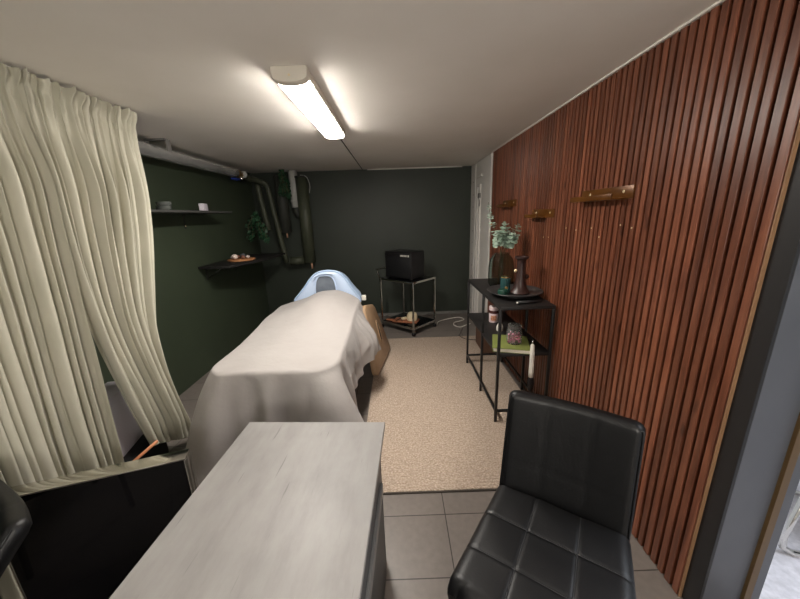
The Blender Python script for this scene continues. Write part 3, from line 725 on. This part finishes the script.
stem_thing([(vx+.0, vy+.02, Z0), (vx+.02, vy, Z0+.29), (vx+.06, vy-.04, Z0+.41), (vx+.11, vy-.07, Z0+.53)], 18, 3, big, 0.026)
stem_thing([(vx-.03, vy-.01, Z0), (vx-.02, vy-.02, Z0+.29), (vx-.06, vy-.06, Z0+.39), (vx-.08, vy-.09, Z0+.48)], 13, 4, big, 0.022)
stem_thing([(vx+.01, vy-.02, Z0), (vx+.01, vy-.02, Z0+.29), (vx+.04, vy-.09, Z0+.37), (vx+.05, vy-.12, Z0+.46)], 14, 5, big, 0.025)

# on the middle board
bk_a = math.radians(-16)
t = thing('book', (0.862, 2.335, ZM), 'lime green hardback book under the petal jar on the middle shelf', 'book', bk_a)
link('cover', B((0, 0, 0.031), (0.265, 0.29, 0.004), 0.001), M['book_green'], t, local=True)
link('cover', B((0, 0, 0.002), (0.265, 0.29, 0.004), 0.001), M['book_green'], t, local=True)
link('spine', B((-0.1345, 0, 0.0165), (0.004, 0.29, 0.033), 0.001), M['book_green'], t, local=True)
link('pages', B((0.0, -0.001, 0.0165), (0.258, 0.283, 0.0245)), M['paper'], t, local=True)
ZB = ZM+0.0335
t = thing('petal_jar', (0.880, 2.315, ZB), 'glass jar of dried pink petals standing on the lime green book', 'jar')
jp = [(0.050, 0), (0.056, 0.006), (0.058, 0.02), (0.058, 0.085), (0.052, 0.102), (0.046, 0.108), (0.046, 0.116)]
link('body', LA([(0, 0)]+jp+[(r-0.003, z) for r, z in reversed(jp[1:])]+[(0, 0.009)], (0.880, 2.315, ZB), 40), M['glass'], t)
link('lid', LA([(0, 0.117), (0.049, 0.117), (0.050, 0.121), (0.050, 0.144), (0.047, 0.148), (0, 0.148)], (0.880, 2.315, ZB), 40), M['glass'], t)
bm = bmesh.new(); rr = random.Random(9)
for k in range(150):
    a = rr.uniform(0, 2*PI); r = 0.050*math.sqrt(rr.random()); z = 0.012+0.062*rr.random()
    r = min(r, 0.047); c = V((0.880+r*math.cos(a), 2.315+r*math.sin(a), ZB+z)); q = Matrix.Rotation(rr.uniform(0, PI), 3, V((rr.uniform(-1, 1), rr.uniform(-1, 1), rr.uniform(-1, 1))).normalized())
    s = rr.uniform(0.005, 0.009); g = [bm.verts.new(c+q @ V(p)) for p in ((-s, -s*.6, 0), (0, -s*.8, .002), (s, -s*.6, 0), (s, s*.6, 0), (0, s*.8, .002), (-s, s*.6, 0))]
    bm.faces.new(g)
pt = link('petals', bm, M['petal'], t, angle=80); pt['kind'] = 'stuff'; pt['label'] = 'dried pink and purple petals'
t = thing('candle_jar', (0.90, 2.92, ZM), 'pink lidded jar with an orange brown label at the back of the middle shelf', 'jar')
link('body', LA([(0, 0), (0.040, 0), (0.043, 0.005), (0.043, 0.085), (0.038, 0.094), (0, 0.094)], (0.90, 2.92, ZM), 36), M['pink_white'], t)
link('band', LA([(0.0405, 0.09), (0.0432, 0.09), (0.0432, 0.118), (0.0405, 0.118), (0.0405, 0.09)], (0.90, 2.92, ZM), 36), M['candle_dark'], t)
link('lid', LA([(0, 0.118), (0.041, 0.118), (0.044, 0.122), (0.044, 0.150), (0.038, 0.157), (0, 0.158)], (0.90, 2.92, ZM), 36), M['pink_white'], t)
bm = bmesh.new(); grid_surface(bm, 13, 2, lambda u, v: V((0.90+0.0436*math.cos(-PI/2-0.25+(u-.5)*1.3), 2.92+0.0436*math.sin(-PI/2-0.25+(u-.5)*1.3), ZM+0.022+v*0.05))); link('label_patch', bm, M['label_orange'], t)
t = thing('dropper_bottle', (0.885, 2.68, ZM), 'small white bottle in front of the pink lidded jar', 'bottle')
link('body', LA([(0, 0), (0.028, 0), (0.030, 0.004), (0.030, 0.035), (0.018, 0.062), (0.012, 0.072), (0, 0.072)], (0.885, 2.68, ZM), 28), M['white_plastic'], t)
link('cap', LA([(0, 0.072), (0.010, 0.072), (0.010, 0.088), (0.007, 0.095), (0, 0.095)], (0.885, 2.68, ZM), 20), M['white_plastic'], t)
# brush hanging from the front rail of the middle board
t = thing('brush', (0.962, 2.166, 0.40), 'white handled brush with black bristles hanging off the middle shelf', 'brush')
link('handle', T([(0.962, 2.155, 0.395), (0.962, 2.157, 0.45), (0.960, 2.157, 0.60), (0.958, 2.157, 0.655), (0.958, 2.157, 0.665)], [0.017, 0.018, 0.016, 0.014, 0.008], 16), M['white_plastic'], t)
link('hook', T([(0.958, 2.157, 0.66), (0.958, 2.157, 0.685), (0.958, 2.166, 0.690)], 0.005, 8), M['brushed'], t)
link('bristles', T([(0.962, 2.155, 0.405), (0.962, 2.155, 0.385), (0.962, 2.153, 0.35), (0.963, 2.152, 0.31), (0.963, 2.152, 0.285)], [0.016, 0.022, 0.025, 0.018, 0.006], 18), M['bristle'], t)
o = link('packing_box', B((1.03, 3.62, 0.1935), (0.15, 0.36, 0.36), 0.004), M['cardboard']); tag(o, 'brown box on the floor against the wall behind the console', 'box')

# ------------------------------------------------------------------ brass wall ledges
def ledge(y0, y1, z, split, label):
    t = thing('wall_ledge', (1.134, (y0+y1)/2, z), label, 'wall ledge', 0, 'brown ledges on the slat wall')
    link('back_plate', B((1.1295, (y0+y1)/2, z+0.028), (0.008, y1-y0, 0.062), 0.0015), M['brass'], t)
    ym = lerp(y0, y1, split)
    link('shelf_plate', B((1.095, (ym+y1)/2, z-0.001), (0.075, y1-ym, 0.009), 0.0015), M['brass'], t)
    link('front_lip', B((1.060, (ym+y1)/2, z+0.010), (0.008, y1-ym, 0.026), 0.0015), M['brass'], t)
    for f in (0.15, 0.8):
        link('screw', LA([(0, 0), (0.008, 0), (0.006, 0.003), (0, 0.004)], (0, 0, 0), 12, Matrix.Translation((1.1255, lerp(y0, y1, f), z+0.032)) @ Matrix.Rotation(-PI/2, 4, 'Y')), M['screw'], t)
ledge(1.585, 2.02, 1.645, 0.12, 'longest brown ledge on the slat wall, nearest the doorway')
ledge(2.36, 2.73, 1.550, 0.35, 'middle brown ledge on the slat wall')
ledge(3.12, 3.50, 1.650, 0.2, 'brown ledge on the slat wall farthest from the doorway')

# ------------------------------------------------------------------ trolley with speaker
cu = V((math.cos(math.radians(47)), math.sin(math.radians(47)), 0)); cv_ = V((-cu.y, cu.x, 0)); cl, cw = 0.50, 0.62; c0 = V((0.185, 4.08, 0)); TZ = 0.745
mC = Matrix.Translation(c0) @ Matrix.Rotation(math.radians(47), 4, 'Z')     # local x = cu, y = cv_
t = thing('trolley', c0, 'chrome trolley with black glass shelves against the dark green wall', 'trolley', math.radians(47))
pq = 0.020
for x in (pq/2, cl-pq/2):
    for y in (pq/2, cw-pq/2):
        link('post', B((x, y, 0.07+(TZ-0.07)/2), (pq, pq, TZ-0.07), 0.002), M['chrome'], t, local=True)
        wh = link('wheel', LA([(0, -0.012), (0.024, -0.012), (0.027, -0.006), (0.027, 0.006), (0.024, 0.012), (0, 0.012)], (0, 0, 0), 20, Matrix.Translation((x, y, 0.027)) @ Matrix.Rotation(PI/2, 4, 'X')), M['black_plastic'], t, local=True)
        link('fork', B((x, y, 0.06), (0.014, 0.032, 0.03), 0.002), M['brushed'], wh, local=True)
for z, nm in ((TZ-0.012, 'top_frame'), (0.10, 'bottom_frame')):
    bm = bmesh.new()
    for y in (pq/2, cw-pq/2): box(bm, (cl/2, y, z), (cl-2*pq, 0.016, 0.026), 0.002)
    for x in (pq/2, cl-pq/2): box(bm, (x, cw/2, z), (0.016, cw-2*pq, 0.026), 0.002)
    link(nm, bm, M['chrome'], t, local=True)
    link('glass_shelf', B((cl/2, cw/2, z+0.010), (cl-0.034, cw-0.034, 0.008), 0.001), M['black_glass'], t, local=True)
link('handle', T([(cl-0.01, cw, TZ-0.01), (cl-0.01, cw+0.05, TZ+0.10), (cl-0.01, cw+0.07, TZ+0.115), (0.01, cw+0.07, TZ+0.115), (0.01, cw+0.05, TZ+0.10), (0.01, cw, TZ-0.01)], 0.008, 10), M['chrome'], t, local=True)
GT = TZ-0.012+0.014; GB = 0.114
# speaker
sa = math.radians(-41); sc0 = V((0.170, 4.20, GT))
t = thing('speaker', sc0, 'black box speaker with white wordmark on top of the trolley', 'speaker', sa)
SWd, SDp, SHt = 0.47, 0.30, 0.362
link('cabinet', B((-SWd/2, SDp/2+0.012, SHt/2+0.012), (SWd, SDp, SHt), 0.012, 3), M['black_plastic'], t, local=True)
link('grille', B((-SWd/2, 0.008, SHt/2-0.012), (SWd-0.03, 0.014, SHt-0.085), 0.004), M['grille'], t, local=True)
link('control_strip', B((-SWd/2, 0.008, SHt-0.035), (SWd-0.02, 0.012, 0.055), 0.003), M['black_plastic'], t, local=True)
bm = bmesh.new(); xx = -0.175
for k, wd in enumerate((0.016, 0.016, 0.012, 0.016, 0.014, 0.016)):
    x = xx+k*0.019; z = SHt-0.036; s = 0.004
    box(bm, (x, 0.0, z), (s, 0.003, 0.022)); box(bm, (x+wd-s, 0.0, z), (s, 0.003, 0.022))
    box(bm, (x+wd/2-s/2, 0.0, z+(0.009 if k % 2 else -0.009)), (wd, 0.003, s)); box(bm, (x+wd/2-s/2, 0.0, z), (wd, 0.003, s))
box(bm, (-0.038, 0.0, SHt-0.036), (0.02, 0.003, 0.026))
link('wordmark', bm, M['white_plastic'], t, local=True, smooth=False)
bm = bmesh.new()
for x in (-0.04, -SWd+0.04):
    for y in (0.05, SDp-0.03): link('foot', B((x, y, 0.006), (0.03, 0.03, 0.012), 0.002), M['black_plastic'], t, local=True)
bm.free()
# on the lower glass
def cp(x, y, z=0.0): return mC @ V((x, y, z))
p = cp(0.19, 0.30, GB)
t = thing('serving_board', p, 'reddish wooden serving board on the lower trolley shelf', 'board', math.radians(160))
link('plate', B((0, 0, 0.010), (0.36, 0.19, 0.018), 0.006), M['wood_red'], t, local=True)
link('handle', B((0.23, 0.02, 0.010), (0.13, 0.05, 0.016), 0.006), M['wood_red'], t, local=True)
p2 = p + V((0.085, -0.02, 0.0195))
o = link('diffuser_pot', LA([(0, 0), (0.07, 0), (0.076, 0.006), (0.076, 0.05), (0.070, 0.085), (0.052, 0.108), (0.02, 0.118), (0, 0.119)], p2, 36), M['cream']); tag(o, 'cream domed pot on the wooden serving board of the trolley', 'pot')
o = link('soap_bar', B(p+V((-0.03, 0.02, 0.0355)), (0.09, 0.06, 0.032), 0.012, 3, 0.4), M['cream']); tag(o, 'small cream block beside the domed pot on the trolley', 'soap')
o = link('strap', T([p+V((-0.15, -0.06, 0.025)), p+V((-0.10, 0.02, 0.026)), p+V((-0.07, 0.05, 0.028)), p+V((-0.06, -0.085, 0.024))], 0.005, 8, 5), M['black_cloth']); tag(o, 'short dark strap lying across the wooden serving board', 'strap')
o = link('power_cable', T([(0.545, 4.50, 0.008), (0.60, 4.66, 0.006), (0.741, 4.769, 0.006), (0.928, 4.84, 0.006), (1.0, 4.74, 0.006), (0.93, 4.66, 0.006), (0.83, 4.60, 0.006), (0.80, 4.479, 0.006), (0.87, 4.384, 0.006), (0.973, 4.46, 0.006), (1.05, 4.52, 0.006)], 0.0065, 8, 8), M['white_plastic']); tag(o, 'white cable looping over the floor from the trolley to the corner', 'cable')
o = link('power_cable', T([(0.90, 4.34, 0.004), (0.82, 4.12, 0.004), (0.79, 4.04, 0.012), (0.85, 3.90, 0.016), (0.98, 3.85, 0.016)], 0.004, 8, 8), M['black_plastic']); tag(o, 'thin black cable on the floor beside the brown box', 'cable')
# lead rising behind the speaker
# ------------------------------------------------------------------ left wall shelves
t = thing('wall_shelf', (XL, 3.1, 1.69), 'upper straight dark shelf on the left wall beside the curtain', 'shelf')
link('board', B((XL+0.151, 3.06, 1.694), (0.30, 1.36, 0.020), 0.002), M['grey_board'], t)
for y in (2.60, 3.34):
    bm = bmesh.new(); box(bm, (XL+0.0045, y, 1.61), (0.007, 0.022, 0.145)); box(bm, (XL+0.12, y, 1.681), (0.22, 0.022, 0.005)); link('bracket', bm, M['pipe_dark'], t)
    link('screw', LA([(0, 0), (0.007, 0), (0.005, 0.004), (0, 0.004)], (0, 0, 0), 10, Matrix.Translation((XL+0.008, y, 1.565)) @ Matrix.Rotation(PI/2, 4, 'Y')), M['screw'], t)
ZU = 1.7045
for k, z in enumerate((0, 0.035)):
    o = link('glass_dish', LA([(0, 0), (0.045, 0), (0.054, 0.010), (0.056, 0.034), (0.051, 0.034), (0.050, 0.012), (0, 0.006)], (-1.95, 2.83+0.01*k, ZU+z), 28), M['cloudy'])
    tag(o, ('lower' if k == 0 else 'upper')+' of two stacked clear glass dishes on the upper wall shelf', 'dish', 'glass dishes on the upper wall shelf')
o = link('card_box', B((-1.95, 3.41, ZU+0.037), (0.045, 0.115, 0.074), 0.003, 2, 0.2), M['white_card']); tag(o, 'small pale box near the far end of the upper wall shelf', 'box')
t = thing('wall_shelf', (XL, 4.1, 1.11), 'lower dark shelf with slanted front in the back left corner', 'shelf')
bm = bmesh.new(); prism(bm, [(XL+0.001, 3.42), (-1.79, 3.41), (-1.60, 4.10), (-1.60, 4.62), (XL+0.001, 4.62)], 1.112, 1.137, 0.003); link('board', bm, M['black_top'], t)
for y in (3.55, 4.2):
    bm = bmesh.new(); box(bm, (XL+0.0045, y, 1.04), (0.007, 0.025, 0.14)); tube(bm, [(XL+0.20, y, 1.108), (XL+0.012, y, 0.99)], 0.006, 6); box(bm, (XL+0.11, y, 1.109), (0.2, 0.025, 0.005)); link('bracket', bm, M['pipe_dark'], t)
wz = 1.138; wc = V((-1.865, 3.86, wz))
t = thing('wood_slice', wc, 'round pale wooden slice carrying stones on the lower corner shelf', 'tray')
link('slice', LA([(0, 0), (0.135, 0), (0.150, 0.006), (0.152, 0.018), (0.145, 0.022), (0, 0.022)], wc, 40), M['wood_tan'], t)
rr = random.Random(4)
for k, (dx, dy, s, mname, lab) in enumerate([(-0.05, -0.05, 0.036, 'stone_white', 'largest white stone on the wooden slice'), (-0.10, -0.01, 0.022, 'stone_white', 'small white stone at the left rim of the wooden slice'),
        (0.0, 0.05, 0.036, 'stone_grey', 'dark grey stone at the back of the wooden slice'), (0.03, -0.02, 0.024, 'stone_brown', 'brown stone in the middle of the wooden slice'), (0.07, 0.02, 0.022, 'stone_white', 'white stone on the right half of the wooden slice'), (-0.06, 0.04, 0.024, 'stone_brown', 'brown stone behind the largest white stone')]):
    t = bmesh.new(); bmesh.ops.create_icosphere(t, subdivisions=3, radius=1)
    for q in t.verts: q.co = q.co*(1+0.25*noise.noise(q.co*1.3+V((k*7, 0, 0))))
    bmesh.ops.scale(t, vec=V((s, s*0.85, s*0.8)), verts=t.verts); zl = min(q.co.z for q in t.verts)
    bmesh.ops.translate(t, vec=wc+V((dx, dy, 0.0225-zl)), verts=t.verts)
    o = link('stone', t, M[mname]); tag(o, lab, 'stone', 'stones on the wooden slice')

# ------------------------------------------------------------------ pipes
px_, pz_ = -1.95, 2.165
t = thing('air_duct', (px_, 3.0, pz_), 'thick silver taped pipe along the left wall under the ceiling', 'pipe')
link('duct', T([(px_, 0.6, pz_)]+[(px_, 0.6+k*0.13, pz_+0.002*math.sin(k*2.1)) for k in range(1, 28)]+[(px_, 4.22, pz_)], [0.052+0.0014*math.sin(k*1.7) for k in range(29)], 28), M['foil'], t)
for y in (1.4, 2.9):
    bm = bmesh.new(); box(bm, (px_+0.01, y, 2.262), (0.16, 0.05, 0.012)); box(bm, (px_+0.085, y+0.02, 2.22), (0.008, 0.05, 0.09)); box(bm, (px_-0.075, y, 2.22), (0.008, 0.05, 0.09)); link('bracket', bm, M['baseboard'], t)
t = thing('valve', (-1.95, 4.30, 2.10), 'brass pipe valve with blue handle at the end of the silver pipe', 'valve')
link('body', T([(px_, 4.22, 2.16), (px_, 4.27, 2.16), (px_, 4.33, 2.16), (px_, 4.36, 2.16)], [0.035, 0.048, 0.048, 0.032], 18), M['red_brass'], t)
link('drain', T([(px_+0.02, 4.29, 2.15), (px_+0.05, 4.27, 2.09)], [0.016, 0.010], 12), M['chrome'], t)
link('handle', B((px_+0.02, 4.17, 2.09), (0.06, 0.14, 0.024), 0.008), M['blue'], t)
link('cap', T([(px_+0.03, 4.36, 2.165), (px_+0.03, 4.40, 2.165)], 0.042, 16), M['pipe_white'], t)
def pipe(pts, r, m_, label, smooth=0, nm='pipe'):
    o = link(nm, T(pts, r, 20, smooth), M[m_]); return tag(o, label, 'pipe')
t = thing('pipe', (px_, 4.7, 2.15), 'olive grey pipe turning from the valve down the corner to the crosspipe', 'pipe')
link('run', T([(px_, 4.40, 2.155), (px_+0.02, 4.58, 2.14), (px_+0.10, 4.70, 2.11), (-1.78, 4.74, 2.05), (-1.745, 4.78, 1.7), (-1.665, 4.83, 0.97)], 0.034, 18, 5), M['pipe_green'], t)
pipe([(-1.905, 4.74, 2.07), (-1.895, 4.74, 1.9), (-1.85, 4.78, 1.45)], 0.036, 'pipe_green', 'thin olive pipe in the left corner behind the hanging plant', 4)
t = thing('pipe', (-1.70, 4.88, 1.35), 'thick dark capped pipe ending beside the hanging plant', 'pipe')
link('tube', T([(-1.655, 4.93, 2.21), (-1.655, 4.93, 1.40)], 0.085, 28), M['pipe_dark'], t)
link('drain_tip', T([(-1.635, 4.90, 1.41), (-1.635, 4.90, 1.33)], 0.013, 10), M['copper'], t)
t = thing('pipe', (-1.33, 4.88, 0.92), 'thick dark pipe standing right of the white pipe', 'pipe')
link('tube', T([(-1.335, 4.90, 2.16), (-1.335, 4.90, 0.95)], 0.088, 28), M['pipe_green'], t)
link('collar', T([(-1.335, 4.90, 2.165), (-1.335, 4.90, 2.185)], 0.094, 28), M['pipe_dark'], t)
link('loop', T([(-1.33, 4.82, 2.19), (-1.25, 4.84, 2.17), (-1.215, 4.86, 2.06), (-1.235, 4.87, 1.95)], 0.005, 6, 4), M['pipe_white'], t)
link('drain_tip', T([(-1.30, 4.86, 0.96), (-1.30, 4.86, 0.86)], 0.014, 10), M['copper'], t)
t = thing('pipe', (-1.52, 4.9, 1.72), 'white plastic pipe coming down from the ceiling by the back wall', 'pipe')
link('tube', T([(-1.465, 4.94, 2.269), (-1.465, 4.94, 1.76)], 0.062, 24), M['pipe_white'], t)
link('sleeve', T([(-1.465, 4.94, 1.87), (-1.465, 4.94, 1.835)], 0.068, 24), M['pipe_white'], t)
link('elbow', T([(-1.465, 4.94, 1.765), (-1.465, 4.95, 1.70), (-1.44, 4.96, 1.66), (-1.40, 4.98, 1.65)], 0.055, 20, 4), M['pipe_dark'], t)
pipe([(-1.615, 4.84, 0.985), (-1.42, 4.88, 0.985)], 0.058, 'pipe_green', 'short horizontal olive pipe joining the two upright pipes')
def ivy(c, h, wd, seed, label):
    rr = random.Random(seed); t = thing('hanging_plant', c, label, 'plant'); bm = bmesh.new(); sb = bmesh.new()
    for s in range(9):
        a = rr.uniform(0, 2*PI); p = V(c); pts = [p.copy()]
        for k in range(9):
            p = p+V((math.cos(a)*wd*0.10*(1 if k < 4 else 0.2)+rr.uniform(-.012, .012), math.sin(a)*wd*0.10*(1 if k < 4 else 0.2)+rr.uniform(-.012, .012), -h/9*rr.uniform(.6, 1.1))); pts.append(p.copy())
        tube(sb, pts, 0.003, 5)
        for q in pts:
            for j in range(4):
                n_ = V((rr.uniform(-1, 1), rr.uniform(-1, .2), rr.uniform(-.4, 1))).normalized(); a_ = n_.orthogonal().normalized(); b2 = n_.cross(a_); cc = q+V((rr.uniform(-.03, .03), rr.uniform(-.03, .03), rr.uniform(-.02, .02))); r = rr.uniform(.014, .024)
                bm.faces.new([bm.verts.new(cc+a_*r*x+b2*r*y) for x, y in ((-1, 0), (-.3, -.7), (.6, -.5), (1.1, 0), (.6, .5), (-.3, .7))])
    link('foliage', bm, M['ivy'], t, smooth=False); link('stems', sb, M['stem'], t)
    return t
ivy((-1.90, 4.50, 1.68), 0.40, 0.22, 11, 'trailing green plant hanging beside the corner pipes above the lower shelf')
ivy((-1.57, 4.80, 2.25), 0.38, 0.10, 12, 'trailing green plant hanging between the dark pipe and the white pipe')

# ------------------------------------------------------------------ chair in the next room, seen through the doorway
t = thing('cantilever_chair', (1.95, 1.35, 0), 'chrome sled legged chair in the bright next room', 'chair')
for s in (0, 1):
    d = V((0.28, 0.36, 0))*s*1.0
    link('sled_leg', T([V((2.35, 0.95, 0.012))+d, V((1.80, 1.13, 0.012))+d, V((1.765, 1.145, 0.03))+d, V((1.76, 1.15, 0.09))+d, V((1.80, 1.14, 0.44))+d], 0.012 if s else 0.014, 12), M['chrome'], t)
link('seat', B((2.20, 1.24, 0.455), (0.46, 0.46, 0.04), 0.012, 3, math.radians(-18)), M['leather'], t)
link('backrest', B((2.45, 1.16, 0.72), (0.04, 0.44, 0.36), 0.012, 3, math.radians(-18)), M['leather'], t)
link('back_post', T([(2.43, 0.98, 0.44), (2.46, 0.99, 0.85)], 0.011, 10), M['chrome'], t)
